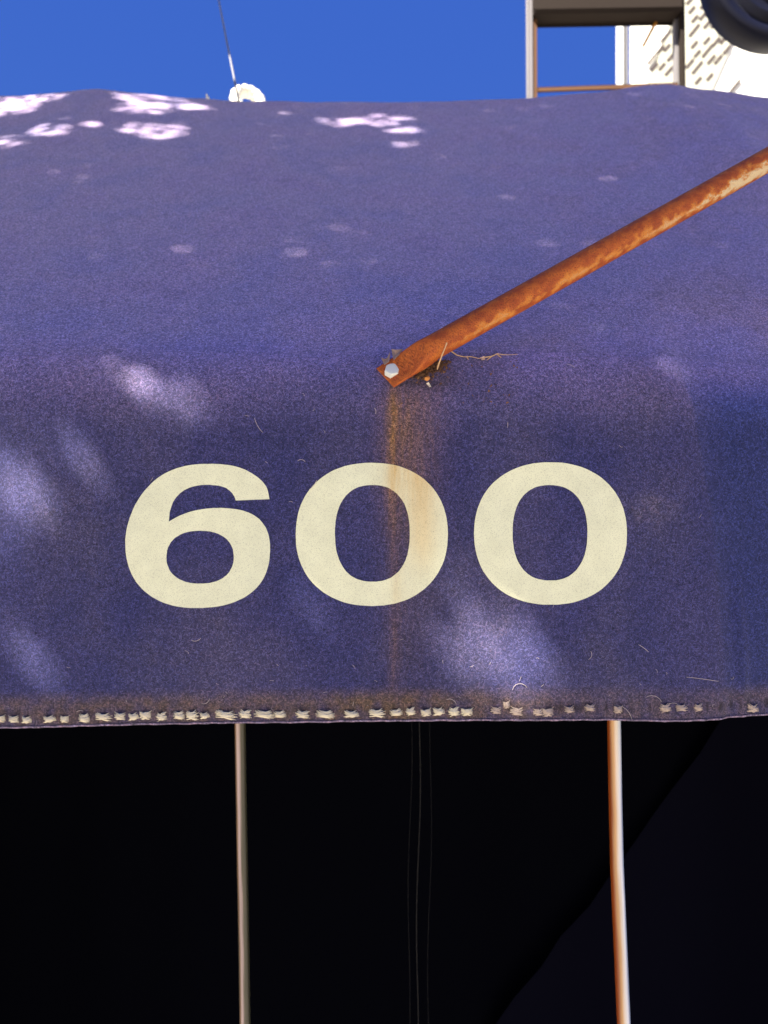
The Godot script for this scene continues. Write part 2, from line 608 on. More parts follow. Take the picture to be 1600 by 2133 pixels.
func white_building() -> void:
	var z := D - 12.76
	var k := 12.76 / F
	var X := func(px: float) -> float: return (px - 800.0) * k
	var Y := func(py: float) -> float: return CY - (py - 1066.5) * k
	var b := thing("white_building", Vector3(X.call(1500), 0, z), "tall sunlit white building with slanted slots, behind the awning at the right", "building")
	var white := mat(Color(0.80, 0.81, 0.77), 0.8)
	var top: float = Y.call(-700)
	var x0: float = X.call(1313)
	var x1: float = X.call(2300)
	# footprint: the side wall runs straight back along the street
	var foot := [Vector3(x0, 0, z), Vector3(x1, 0, z), Vector3(x1 + 4, 0, z - 9), Vector3(x0 + 3.9, 0, z - 9)]
	var st := SurfaceTool.new()
	st.begin(Mesh.PRIMITIVE_TRIANGLES)
	var up := Vector3(0, top, 0)
	for i in 4:
		var a: Vector3 = foot[i]
		var c: Vector3 = foot[(i + 1) % 4]
		flat_tris(st, [a, a + up, c])
		flat_tris(st, [c, a + up, c + up])
	flat_tris(st, [foot[0] + up, foot[3] + up, foot[1] + up])
	flat_tris(st, [foot[1] + up, foot[3] + up, foot[2] + up])
	put("wall", st.commit(), white, b)
	# corner pilaster with a recess, its shade painted grey, between it and the wall
	var w: float = X.call(1297)
	var e: float = X.call(1284.5)
	put("pilaster", prism([Vector3(e, 0, z + 0.02), Vector3(e, top, z + 0.02), Vector3(w, top, z + 0.02), Vector3(w, 0, z + 0.02)], Vector3(0.12, 0, -0.35)), white, b)
	put("recess", prism([Vector3(w, 0, z - 0.12), Vector3(w, top, z - 0.12), Vector3(x0 - 0.003, top, z - 0.12), Vector3(x0 - 0.003, 0, z - 0.12)], Vector3(0.05, 0, -0.2)), mat(Color(0.30, 0.30, 0.32), 0.8), b)
	# slanted panel that carries the slots
	var cream := mat(Color(0.39, 0.40, 0.345), 0.8)
	var band := []
	for p in [[1335, 205], [1396, 60], [1440, -60], [1575, -60], [1528, 82], [1474, 205]]:
		band.append(Vector3(X.call(p[0]), Y.call(p[1]), z + 0.05))
	put("slotted_panel", prism(band, Vector3(0, 0, -0.04)), cream, b)
	var dark := mat(Color(0.050, 0.036, 0.034), 0.8)
	var at := [[800, 20, 1], [930, 75, 0], [815, 120, 0], [945, 160, 2], [1045, 85, 1], [845, 210, 0], [965, 270, 0], [1045, 255, 1], [1130, 300, 2], [840, 325, 2], [965, 430, 0], [840, 470, 0], [1060, 440, 1], [1130, 425, 0], [970, 535, 2], [870, 560, 0], [1170, 520, 1], [1010, 620, 1], [1080, 620, 1], [870, 700, 2], [795, 660, 1], [995, 795, 0], [880, 830, 0], [553, 385, 2], [500, 515, 0], [565, 500, 0], [425, 605, 2], [600, 600, 0], [440, 690, 0], [515, 690, 0], [585, 735, 1], [900, -60, 1], [1010, -40, 0]]
	var shapes := []
	for len_px in [19.0, 24.0, 33.0]:
		var d: Vector3 = Vector3(0.60, 0.80, 0) * len_px * k * 0.5
		var q := Vector3(0.80, -0.60, 0) * 3.7 * k
		shapes.append(prism([-d - q, d - q * 0.6, d + q, -d + q * 0.6], Vector3(0, 0, -0.03)))
	for p in at:
		var o := put("slot", shapes[p[2]], dark, b)
		o.position += Vector3(X.call(p[0] / 4.848 + 1270.0), Y.call(p[1] / 4.848), z + 0.065)
	var l := put("slot", shapes[2], dark, b)
	l.position += Vector3(X.call(1530.0), Y.call(180.0), z + 0.045)

func bar(a: Vector3, b: Vector3, wide: float, deep: float) -> ArrayMesh:   # square-edged bar with small chamfers, wide across the view
	var t := (b - a).normalized()
	var n := Vector3(0, 0, 1)
	var s := t.cross(n).normalized()
	var c := minf(wide, deep) * 0.12
	var poly := []
	for p in [[-1, -1, 0, 1], [-1, -1, 1, 0], [-1, 1, 1, 0], [-1, 1, 0, -1], [1, 1, 0, -1], [1, 1, -1, 0], [1, -1, -1, 0], [1, -1, 0, 1]]:
		poly.append(a + s * (p[0] * wide / 2 + p[2] * c) + n * (p[1] * deep / 2 + p[3] * c))
	return prism(poly, b - a)

func open_frame() -> void:
	var d := 2.95
	var k := d / F
	var f := thing("metal_frame", spot(1265, 187, d), "dark open metal frame standing behind the awning's top edge", "frame")
	var grey := mat(Color(0.024, 0.019, 0.017), 0.7)
	grey.metallic_specular = 0.15
	var pale := mat(Color(0.15, 0.145, 0.165), 0.6)
	var rusty := mat(Color(0.085, 0.034, 0.010), 0.8)  # brown of the rail, and of the left post's painted shaded side
	put("post", bar(spot(1104.5, 330, d), spot(1102, -90, d), 12 * k, 0.03), pale, f)  # pale strip painted as the lit side of the left post
	put("post", bar(spot(1114.5, 330, d + 0.01), spot(1113, -90, d + 0.01), 7 * k, 0.04), rusty, f)  # brown strip painted as the shaded side of that post
	put("post", bar(spot(1421, 330, d), spot(1416, -90, d), 9 * k, 0.05), grey, f)
	put("post", bar(spot(1410, 330, d + 0.02), spot(1405, -90, d + 0.02), 8 * k, 0.03), mat(Color(0.16, 0.155, 0.17), 0.6), f)
	put("beam", bar(spot(1108.5, 20, d - 0.01), spot(1413, 15, d - 0.01), 48 * k, 0.11), grey, f)
	put("rail", bar(spot(1119, 187.5, d), spot(1412, 177.5, d), 9 * k, 0.012), rusty, f)
	put("rod", tube([spot(1372, 36, d + 0.03), spot(1340, 96, d + 0.03)], [3.2 * k], 10), mat(Color(0.50, 0.21, 0.02), 0.6), f)

func curtain() -> void:
	var c := thing("black_curtain", Vector3(0, 0, -1.0), "black cloth curtain hanging in the dark space under the awning", "curtain")
	var black := mat(Color(0.0018, 0.0020, 0.0036), 0.95)
	black.metallic_specular = 0.05
	var light_wedge := mat(Color(0.0033, 0.0033, 0.0075), 0.9)
	light_wedge.metallic_specular = 0.08
	var wave := func(x: float, y: float) -> float: return 0.012 * sin(x * 9.0 + 0.4 * y) + 0.006 * sin(x * 23.0 + 1.7)
	var sheet := func(x0: float, x1: float, y0: float, y1: float, z: float) -> ArrayMesh:
		var p := []
		var n := []
		var cols := 60
		for r in 21:
			for q in cols + 1:
				var x: float = lerpf(x0, x1, q / float(cols))
				var y: float = lerpf(y0, y1, r / 20.0)
				p.append(Vector3(x, y, z + wave.call(x, y)))
				n.append(Vector3(-(wave.call(x + 0.01, y) - wave.call(x - 0.01, y)) / 0.02, 0, 1).normalized())
		return grid_mesh(p, n, cols + 1, [], [])
	put("cloth", sheet.call(-1.3, 1.3, 0.02, 3.46, -1.03), black, c)
	for s in [-1, 1]:   # cloth that closes the two ends
		var q := [Vector3(s * 1.32, 0.02, -0.03), Vector3(s * 1.32, 2.44, -0.05), Vector3(s * 1.32, 3.42, -1.04), Vector3(s * 1.32, 0.02, -1.04)]
		if s > 0: q.reverse()
		put("end_cloth", prism(q, Vector3(s * 0.004, 0, 0)), black, c)
	# bluish black sheet imitating spilled light, its edge running down to the left
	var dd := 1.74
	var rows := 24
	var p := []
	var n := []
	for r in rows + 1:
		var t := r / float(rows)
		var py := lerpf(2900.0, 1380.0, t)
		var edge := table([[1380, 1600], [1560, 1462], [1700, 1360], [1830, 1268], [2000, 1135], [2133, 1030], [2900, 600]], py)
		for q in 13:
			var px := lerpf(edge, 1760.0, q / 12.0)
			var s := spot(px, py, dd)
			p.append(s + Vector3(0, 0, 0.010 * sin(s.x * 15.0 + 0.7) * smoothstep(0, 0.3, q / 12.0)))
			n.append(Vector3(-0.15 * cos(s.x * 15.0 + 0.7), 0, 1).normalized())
	put("spilled_light_wedge", grid_mesh(p, n, 13, [], []), light_wedge, c)
	var thread := mat(Color(0.010, 0.0095, 0.009), 0.9)
	for s in [[874, 0.0011], [856, 0.0004], [898, 0.0004]]:
		var path := []
		for i in 30:
			var py := lerpf(1440, 2250, i / 29.0)
			path.append(spot(s[0] + 3.0 * sin(py * 0.012 + s[0]) - (py - 1500) * 0.008, py, 1.2))
		put("loose_thread", tube(path, [s[1] * 0.7], 6), thread if s[1] > 0.001 else mat(Color(0.007, 0.0068, 0.007), 0.9), c)

func awning() -> void:
	var a := thing("awning", Vector3(0, YB, 0), "navy blue canvas awning with the cream number 600 on its front", "awning")
	var g := grain_images()
	var canvas := StandardMaterial3D.new()
	canvas.albedo_texture = tex(g[0])
	canvas.normal_enabled = true
	canvas.normal_texture = tex(g[1])
	canvas.normal_scale = 0.8
	canvas.roughness = 0.72
	canvas.metallic_specular = 0.3
	canvas.rim_enabled = true
	canvas.rim = 0.25
	canvas.rim_tint = 0.3
	canvas.detail_enabled = true
	canvas.detail_blend_mode = BaseMaterial3D.BLEND_MODE_MUL
	canvas.detail_uv_layer = BaseMaterial3D.DETAIL_UV_2
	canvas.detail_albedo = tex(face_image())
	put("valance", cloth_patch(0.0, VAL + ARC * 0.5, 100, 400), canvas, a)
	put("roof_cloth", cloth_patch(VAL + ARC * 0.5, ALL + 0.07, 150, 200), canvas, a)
	# rolled lower hem
	var p := []
	var n := []
	var uv := []
	var uv2 := []
	for r in 9:
		var w := lerpf(PI * 1.0, 0.0, r / 8.0)      # from the back, under, to the front
		for q in 541:
			var x := lerpf(-HALF, HALF, q / 540.0)
			var base := cloth(x, 0.0)
			var rr := 0.0030 + 0.0004 * fine.get_noise_2d(x * 900.0, 7.0)
			p.append(base + Vector3(0, -sin(w) * rr, (cos(w) - 1.0) * rr + 0.0012))
			n.append(Vector3(0, -sin(w), cos(w)))
			uv.append(Vector2(x / 0.45, 0.3 + w * 0.003))
			uv2.append(Vector2((x + HALF) / (2 * HALF), 1.0 - 0.06 / (ALL + 0.1)))
	p.reverse()
	n.reverse()
	uv.reverse()
	uv2.reverse()
	var lit_edge := mat(Color(0.34, 0.27, 0.46), 0.9)  # pale lavender imitates light caught on the lower edge
	lit_edge.albedo_texture = canvas.albedo_texture
	put("hem", grid_mesh(p, n, 541, uv, uv2), lit_edge, a)

	# numerals
	var paint := StandardMaterial3D.new()
	paint.albedo_texture = tex(digit_image())
	paint.roughness = 0.75
	paint.normal_enabled = true
	paint.normal_texture = canvas.normal_texture
	paint.normal_scale = 0.25
	var run1 := smooth_run(on_photo([487, 157, 480, 125, 462, 100, 435, 80, 400, 63, 355, 54, 305, 52, 250, 56, 200, 70, 155, 95, 115, 135, 85, 185, 67, 240, 62, 290, 66, 335, 80, 380, 107, 420, 145, 450, 190, 470, 240, 479, 290, 480, 345, 474, 397, 457, 440, 430, 470, 393, 485, 350, 489, 310, 487, 275, 476, 242, 455, 215, 425, 197, 390, 187, 345, 183, 300, 185, 255, 194, 220, 207, 190, 224]))
	var run2 := smooth_run(on_photo([190, 224, 193, 195, 203, 165, 222, 140, 250, 123, 285, 115, 320, 115, 350, 120, 370, 132, 382, 147, 387, 161]))
	run2.remove_at(0)
	var six := PackedVector2Array(run1 + run2)
	put("digit", numeral(six, oval(348, 487, 1105.5, 1215.5, 2.25)), paint, a)
	put("digit", numeral(oval(616, 933, 964, 1262, 2.2), oval(698, 853.5, 1010.5, 1211.5, 2.35)), paint, a)
	put("digit", numeral(oval(988, 1304.5, 963, 1259.5, 2.2), oval(1068, 1223, 1010.5, 1209, 2.35)), paint, a)

	# knots of thread along the lower edge
	var yarn := mat(Color(0.80, 0.72, 0.52), 0.9)
	var faded := mat(Color(0.50, 0.40, 0.33), 0.9)
	var knots := []
	for v in 6:
		knots.append(knot_mesh())
	var row := []
	for q in [[5, 235, 1], [62, 235, 1], [115, 238, 1], [210, 235, 1.1], [272, 235, .9], [352, 232, 1.1], [430, 228, 1.5], [500, 225, 1.1], [555, 228, .9], [605, 222, 1.2], [672, 227, 1], [745, 222, 1], [800, 222, 1.2], [853, 222, .9], [940, 220, 1.9], [1020, 217, 1.3], [1100, 217, 1.9], [1165, 217, 1.1], [1260, 217, 1.2], [1355, 215, 1.6], [1465, 215, 1.3], [1570, 212, 1.5]]:
		row.append([q[0] / 2.0, q[1] / 2.0 + 1380.0, q[2], 0])
	for q in [[50, 210, 1.2], [110, 205, .9], [175, 208, 1], [228, 205, 1.2], [290, 205, 1], [345, 205, 1.1]]:
		row.append([q[0] / 2.0 + 800.0, q[1] / 2.0 + 1380.0, q[2], 0])
	for q in [[465, 198, 1.1], [510, 175, .7], [550, 202, 1.2], [640, 205, .9], [680, 205, 1.1], [770, 195, .9], [855, 188, .9], [975, 195, .9], [1170, 190, 1.1], [1240, 190, 1], [1310, 190, .8], [1560, 205, 1.2]]:
		row.append([q[0] / 2.0 + 800.0, q[1] / 2.0 + 1380.0, q[2], 1])
	for q in row:
		var o := put("stitch", knots[rng.randi() % 6], yarn if q[3] == 0 else faded, a)
		o.position += face_point(q[0], q[1] - 1.0, 0.0004)
		o.scale = Vector3(q[2] * rng.randf_range(0.9, 1.1), rng.randf_range(1.0, 1.4), 1.1)
		o.rotation.z = rng.randf_range(-0.15, 0.15)

	# hairs and lint caught on the cloth
	var st := SurfaceTool.new()
	st.begin(Mesh.PRIMITIVE_TRIANGLES)
	for k in 70:
		var px := rng.randf_range(20, 1580)
		var py := rng.randf_range(300, 1480) if k > 30 else rng.randf_range(1380, 1490)
		hair(st, px, py, rng.randf_range(2, 14), rng.randf() * TAU, rng.randf_range(-0.5, 0.5), 0.00017)
	for q in [[874, 655, 30, 1.2, -0.35], [530, 870, 42, 1.3, -0.1], [780, 850, 16, 0.9, 0.2], [1067, 1440, 46, -1.2, 0.42], [1430, 1412, 80, 0.12, 0.02], [1345, 1455, 45, -0.5, 0.3], [1280, 1472, 60, 0.1, 0.25], [1180, 760, 22, 0.2, 0.1], [660, 1000, 30, 2.0, 0.1], [400, 1330, 26, 0.4, -0.25], [1230, 1360, 24, 1.1, 0.3], [930, 1460, 30, -0.3, 0.3], [420, 1462, 26, 0.2, -0.3], [1385, 1475, 40, -0.9, 0.3], [160, 1475, 18, -0.6, 0.2], [1057, 880, 14, 1.5, 0.05], [620, 960, 22, -0.6, 0.3], [1330, 1345, 30, 0.5, 0.05]]:
		hair(st, q[0], q[1], q[2], q[3], q[4], 0.00028)
	tag(put("lint", st.commit(), mat(Color(0.50, 0.43, 0.42), 0.9), a), "", "", "", "stuff")

func hair(st: SurfaceTool, px: float, py: float, length: float, turn: float, bend: float, r: float) -> void:
	var path := []
	var n := 7
	var x := px
	var y := py
	var w := turn
	for i in n:
		path.append(on_face(x, y, 0.0012))
		x += cos(w) * length / n
		y += sin(w) * length / n
		w += bend
	tube_into(st, path, [r * 0.7, r, r, r, r, r, r * 0.6], 4, false)

func knot_mesh() -> ArrayMesh:
	var st := SurfaceTool.new()
	st.begin(Mesh.PRIMITIVE_TRIANGLES)
	var seed_ := rng.randf() * 50.0
	var rows := []
	for i in 7:                                # rounded lump of thread
		var a := PI * i / 6.0
		var ring := []
		for k in 12:
			var w := TAU * k / 12.0
			var dir := Vector3(-cos(a), sin(a) * cos(w), sin(a) * sin(w))
			var f := 1.0 + 0.28 * fine.get_noise_3d(dir.x * 12.0 + seed_, dir.y * 12.0, dir.z * 12.0)
			ring.append(Vector3(dir.x * 0.0050, dir.y * 0.0029, dir.z * 0.0026) * f)
		rows.append(ring)
	for i in 6:
		for k in 12:
			var q := (k + 1) % 12
			for v in [rows[i][k], rows[i + 1][k], rows[i][q], rows[i][q], rows[i + 1][k], rows[i + 1][q]]:
				st.set_normal((v * Vector3(0.25, 1, 1.6)).normalized())
				st.add_vertex(v)
	for k in 22:                               # frayed strands over it
		var y := rng.randf_range(-0.0030, 0.0030)
		var reach := 0.0075 * sqrt(maxf(0.1, 1.0 - pow(y / 0.0036, 2)))
		var a := rng.randf_range(-1.0, 1.0)
		var path := []
		for i in 4:
			var t := i / 3.0 * 2.0 - 1.0
			var x := t * reach * rng.randf_range(0.7, 1.0)
			path.append(Vector3(x, y + a * x * 0.5 + rng.randf_range(-0.0004, 0.0004), (0.0031 - absf(y) * 0.4) * (1.0 - t * t) + 0.0003))
		tube_into(st, path, [0.0002, 0.0005, 0.0005, 0.0002], 4, false)
	return st.commit()

func light_band_tube(path: Array, radius: float, stops: Array) -> ArrayMesh:   # painted highlight, shaded edges and lens fringes round the tube: [how far to the right, colour]
	var st := SurfaceTool.new()
	st.begin(Mesh.PRIMITIVE_TRIANGLES)
	var raw := tube(path, [radius], 32).surface_get_arrays(0)
	for i in raw[Mesh.ARRAY_VERTEX].size():
		var nn: Vector3 = raw[Mesh.ARRAY_NORMAL][i]
		var at: Vector3 = raw[Mesh.ARRAY_VERTEX][i]
		var side := nn.x * 0.5 + 0.5 + 0.09 * fine.get_noise_2d(at.y * 60.0, nn.x * 5.0)
		var c: Color = stops[0][1]
		for k in range(1, stops.size()):
			c = c.lerp(stops[k][1], smoothstep(stops[k - 1][0], stops[k][0], side))
		st.set_normal(nn)
		st.set_color(c * (1.0 + 0.25 * fine.get_noise_2d(at.y * 35.0, nn.x * 9.0)))
		st.add_vertex(at)
	return st.commit()

func along_path(marks: Array, d: float) -> Array:
	var path := []
	for i in marks.size() - 1:
		var n := 14 if marks[i][1] < 2000 else 6
		for k in n:
			var t := float(k) / n
			path.append(spot(lerpf(marks[i][0], marks[i + 1][0], t), lerpf(marks[i][1], marks[i + 1][1], t), d))
	path.append(spot(marks[-1][0], marks[-1][1], d))
	var down: Vector3 = path[-1]
	path.append(Vector3(down.x + 0.01, 0.0, down.z))
	return path

func poles() -> void:
	var m := mat(Color.WHITE, 0.38)
	m.vertex_color_use_as_albedo = true
	var d := 0.83
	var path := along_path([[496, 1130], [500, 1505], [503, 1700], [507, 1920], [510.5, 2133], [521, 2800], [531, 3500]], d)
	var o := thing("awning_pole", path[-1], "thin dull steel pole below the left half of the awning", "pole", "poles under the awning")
	put("pole", light_band_tube(path, 11.6 * d / F, [[0.06, Color(0.035, 0.03, 0.018)], [0.2, Color(0.17, 0.085, 0.035)], [0.36, Color(0.50, 0.37, 0.32)], [0.50, Color(0.42, 0.31, 0.27)], [0.60, Color(0.085, 0.075, 0.042)], [0.9, Color(0.04, 0.038, 0.022)]]), m, o)  # pale centre band is a painted highlight, dark edges painted shade
	path = along_path([[1275, 1130], [1279, 1500], [1281.5, 1650], [1285, 1800], [1288, 1870], [1292, 1960], [1299.5, 2133], [1330, 2800], [1362, 3500]], d)
	o = thing("awning_pole", path[-1], "thin white painted pole, lens colour fringes painted down its sides, below the right half of the awning", "pole", "poles under the awning")
	put("pole", light_band_tube(path, 13.6 * d / F, [[0.06, Color(0.30, 0.06, 0.008)], [0.28, Color(0.62, 0.34, 0.13)], [0.5, Color(0.80, 0.70, 0.56)], [0.66, Color(0.74, 0.75, 0.78)], [0.95, Color(0.20, 0.27, 0.40)]]), m, o)  # orange and bluish sides imitate lens colour fringes

func brace() -> void:
	var img := rust_images()
	var rust := StandardMaterial3D.new()
	rust.albedo_texture = tex(img[0])
	rust.normal_enabled = true
	rust.normal_texture = tex(img[1])
	rust.normal_scale = 1.2
	rust.roughness = 0.62
	rust.metallic_specular = 0.4
	var tip := on_face(802, 790, 0.0045)
	var p0 := spot(905, 722, 0.742)
	var p1 := spot(1600, 333, 0.80)
	var b := thing("brace_pole", tip, "rusty orange metal brace pole bolted to the awning above the number", "pole")
	var axis := (p1 - p0).normalized()
	var h := hit_h(785)
	var nrm := cloth_normal(0.01, h)
	# rings: flattened end, then a round pipe
	var rings := []
	var centre := [tip]
	var flat_axis := (p0 - tip).normalized()
	var st := SurfaceTool.new()
	st.begin(Mesh.PRIMITIVE_TRIANGLES)
	st.set_smooth_group(0)
	var total := 1.75
	var steps := []
	for i in 26: steps.append(i / 25.0 * 0.085)
	for i in range(1, 60): steps.append(0.085 + (total - 0.085) * i / 59.0)
	var sides := 32
	var start := tip
	var bend_at := (p0 - tip).length()
	for s in steps:
		var t := smoothstep(0.030, 0.074, s)
		var c: Vector3 = tip + flat_axis * s if s < bend_at else p0 + axis * (s - bend_at)
		var ax: Vector3 = flat_axis.lerp(axis, smoothstep(0.03, 0.09, s)).normalized()
		var across := ax.cross(nrm).normalized()      # points down-right in the flat part
		var out := across.cross(ax).normalized()
		var hw := lerpf(0.0186, 0.0152, t)
		var ht := lerpf(0.0024, 0.0152, t)
		var power := lerpf(7.0, 2.0, t)
		var skew := lerpf(0.30, 0.0, smoothstep(0.0, 0.045, s))   # the end is cut at a slant
		var ring := []
		for k in sides:
			var w := TAU * k / sides
			var cx := signf(cos(w)) * pow(absf(cos(w)), 2.0 / power)
			var cy := signf(sin(w)) * pow(absf(sin(w)), 2.0 / power)
			ring.append(c + across * cx * hw + out * cy * ht + ax * cx * hw * skew)
		rings.append(ring)
	for i in rings.size() - 1:
		for k in sides:
			var quad := [[i, k], [i, k + 1], [i + 1, k], [i + 1, k + 1]]
			for j in [0, 1, 2, 1, 3, 2]:
				var q: Array = quad[j]
				st.set_uv(Vector2(float(q[1]) / sides, steps[q[0]] / 0.7))
				st.add_vertex(rings[q[0]][q[1] % sides])
	var mid := Vector3.ZERO
	for v in rings[0]: mid += v / sides
	st.set_smooth_group(-1)
	for k in sides:
		for v in [rings[0][k], mid, rings[0][(k + 1) % sides]]:
			st.set_uv(Vector2(0.6, 0.01))
			st.add_vertex(v)
	st.generate_normals()
	st.generate_tangents()
	put("pipe", st.commit(), rust, b)

	# hexagon bolt with a rounded crown
	var zinc := mat(Color(0.70, 0.74, 0.69), 0.55, 0.0)
	var at := on_face(818, 783, 0.0098)
	var bolt := SurfaceTool.new()
	bolt.begin(Mesh.PRIMITIVE_TRIANGLES)
	var bn := (nrm + Vector3(0.02, 0.10, 0)).normalized()
	var bx := Vector3.RIGHT.slide(bn).normalized()
	var by := bn.cross(bx)
	var lay := func(r: float, z: float, round_: float) -> Array:
		var out := []
		for k in 24:
			var w := TAU * k / 24 + 0.28
			var hexr := r / cos(fposmod(w - 0.28, PI / 3) - PI / 6) * cos(PI / 6)
			var rr := lerpf(hexr, r * 0.90, round_)
			out.append(at + (bx * cos(w) + by * sin(w)) * rr + bn * z)
		return out
	var rows := [lay.call(0.0100, -0.003, 0.0), lay.call(0.0100, 0.0045, 0.0), lay.call(0.0098, 0.0054, 0.35), lay.call(0.0090, 0.0063, 1.0), lay.call(0.005, 0.0066, 1.0), lay.call(0.0001, 0.0066, 1.0)]
	for i in rows.size() - 1:
		for k in 24:
			var q := (k + 1) % 24
			flat_tris(bolt, [rows[i][k], rows[i + 1][k], rows[i][q]])
			flat_tris(bolt, [rows[i][q], rows[i + 1][k], rows[i + 1][q]])
	put("bolt", bolt.commit(), zinc, b)
	# paint that peels off in curls above the bolt
	var peel := mat(Color(0.34, 0.23, 0.18), 0.8)
	put("paint_flake", curl([Vector2(794, 763), Vector2(801, 768), Vector2(810, 762), Vector2(814, 753), Vector2(812, 771), Vector2(800, 776)], 0.017), peel, b)
	put("paint_flake", curl([Vector2(816, 752), Vector2(826, 754), Vector2(840, 751), Vector2(834, 762), Vector2(821, 772), Vector2(818, 762)], 0.020), peel, b)

func curl(pts: Array, lift: float) -> ArrayMesh:    # a small bent chip with thickness
	var mid := Vector2.ZERO
	for p in pts: mid += p / pts.size()
	var rim := []
	for i in pts.size():
		rim.append(on_face(pts[i].x, pts[i].y, lift + 0.0012 * sin(i * 2.3) + 0.001))
	var c := on_face(mid.x, mid.y, lift - 0.001)
	var st := SurfaceTool.new()
	st.begin(Mesh.PRIMITIVE_TRIANGLES)
	var back := Vector3(0.0002, -0.0004, -0.0009)
	for i in rim.size():
		var j := (i + 1) % rim.size()
		flat_tris(st, [c, rim[i], rim[j]])
		flat_tris(st, [c + back, rim[j] + back, rim[i] + back])
		flat_tris(st, [rim[i], rim[i] + back, rim[j]])
		flat_tris(st, [rim[j], rim[i] + back, rim[j] + back])
	return st.commit()

func debris() -> void:
	var straw := mat(Color(0.55, 0.36, 0.20), 0.85)
	var path := []
	for q in [[911, 769, .752], [913, 761, .741], [916, 753, .731], [922, 737, .7235], [927, 725, .7215], [931, 714, .7210]]: path.append(spot(q[0], q[1], q[2]))
	var st := SurfaceTool.new()
	st.begin(Mesh.PRIMITIVE_TRIANGLES)
	tube_into(st, path, [0.0007, 0.0011, 0.0009, 0.0008, 0.0007, 0.0010], 7)
	tag(put("dry_stem", st.commit(), straw), "short dry plant stem leaning up against the rusty pole", "stem", "dry stems by the bolt")
	st = SurfaceTool.new()
	st.begin(Mesh.PRIMITIVE_TRIANGLES)
	path = []
	for q in [[939, 742, .008], [952, 745, .004], [966, 747, .003], [981, 748, .004], [997, 749, .002], [1012, 748, .003], [1024, 746, .003], [1035, 742, .004], [1048, 743, .003], [1062, 742, .002], [1078, 741, .002]]: path.append(on_face(q[0], q[1], q[2]))
	tube_into(st, path, [0.0010, 0.0009, 0.0006, 0.0006, 0.0005, 0.0008, 0.0009, 0.0006, 0.0006, 0.0004], 6)
	for q in [[1024, 746, 1014, 752], [1035, 742, 1044, 747], [972, 747, 976, 751], [1000, 749, 1008, 751]]:
		tube_into(st, [on_face(q[0], q[1], 0.003), on_face(q[2], q[3], 0.0015)], [0.0009, 0.0006], 5)
	tag(put("dry_stem", st.commit(), straw), "long thin dry stem trailing right across the cloth under the pole", "stem", "dry stems by the bolt")
	var orange := mat(Color(0.58, 0.24, 0.06), 0.8)
	var list := [[934, 740, 7.5, .012, "orange rust crumb stuck under the pole where the dry stems meet", "rust crumb"], [890, 791, 6.5, .003, "orange rust crumb on the cloth right of the bolted end", "rust crumb"]]
	for q in list:
		tag(put("rust_crumb", chip(q[0], q[1], q[2], q[3]), orange), q[4], q[5], "rust crumbs fallen from the pole")
	tag(put("paint_chip", curl([Vector2(888, 801), Vector2(893, 799), Vector2(898, 806), Vector2(894, 808)], 0.002), mat(Color(0.72, 0.66, 0.55), 0.8)), "tiny pale paint chip just below an orange rust crumb", "paint chip")
	tag(put("paint_chip", curl([Vector2(1000, 750), Vector2(1008, 748), Vector2(1010, 752), Vector2(1003, 755)], 0.003), mat(Color(0.60, 0.42, 0.33), 0.8)), "small brownish paint chip beside the trailing dry stem", "paint chip")
	# crumbs of dirt heaped under the pipe, too many to count
	st = SurfaceTool.new()
	st.begin(Mesh.PRIMITIVE_TRIANGLES)
	for k in 760:
		var u := absf(rng.randfn(0.0, 1.0))
		var along := rng.randf()
		var px := lerpf(868, 925, along) + rng.randfn(0, 9)
		var py := lerpf(782, 756, along) + u * 9.0 - 6.0
		if k > 640:
			px = rng.randf_range(800, 1080)
			py = rng.randf_range(735, 850)
			if py < 810 - (px - 824) * 0.5: continue
			if rng.randf() < (py - 750) / 130.0: continue
		var s := rng.randf_range(0.0009, 0.0028)
		var c := on_face(px, py, s * 0.7)
		var v := []
		for i in 4:
			v.append(c + Vector3(rng.randf_range(-1, 1), rng.randf_range(-1, 1), rng.randf_range(-1, 1)).normalized() * s)
		for tri in [[0, 1, 2], [0, 2, 3], [0, 3, 1], [1, 3, 2]]: flat_tris(st, [v[tri[0]], v[tri[1]], v[tri[2]]])
	tag(put("dirt_crumbs", st.commit(), mat(Color(0.16, 0.08, 0.042), 0.9)), "brown crumbs of dirt gathered under the lower end of the rusty pole", "dirt", "", "stuff")

func chip(px: float, py: float, r_px: float, lift: float) -> ArrayMesh:
	var st := SurfaceTool.new()
	st.begin(Mesh.PRIMITIVE_TRIANGLES)
	var c := on_face(px, py, lift)
	var r := r_px * K
	var rim := []
	for k in 7:
		var w := TAU * k / 7.0
		rim.append(c + Vector3(cos(w), sin(w), 0) * r * rng.randf_range(0.7, 1.05) + Vector3(0, 0, rng.randf_range(-0.001, 0.001)))
	var top := c + Vector3(0.0005, 0.0008, r * 0.55)
	var low := c - Vector3(0, 0, r * 0.5)
	for k in 7:
		flat_tris(st, [top, rim[(k + 1) % 7], rim[k]])
		flat_tris(st, [low, rim[k], rim[(k + 1) % 7]])
	return st.commit()

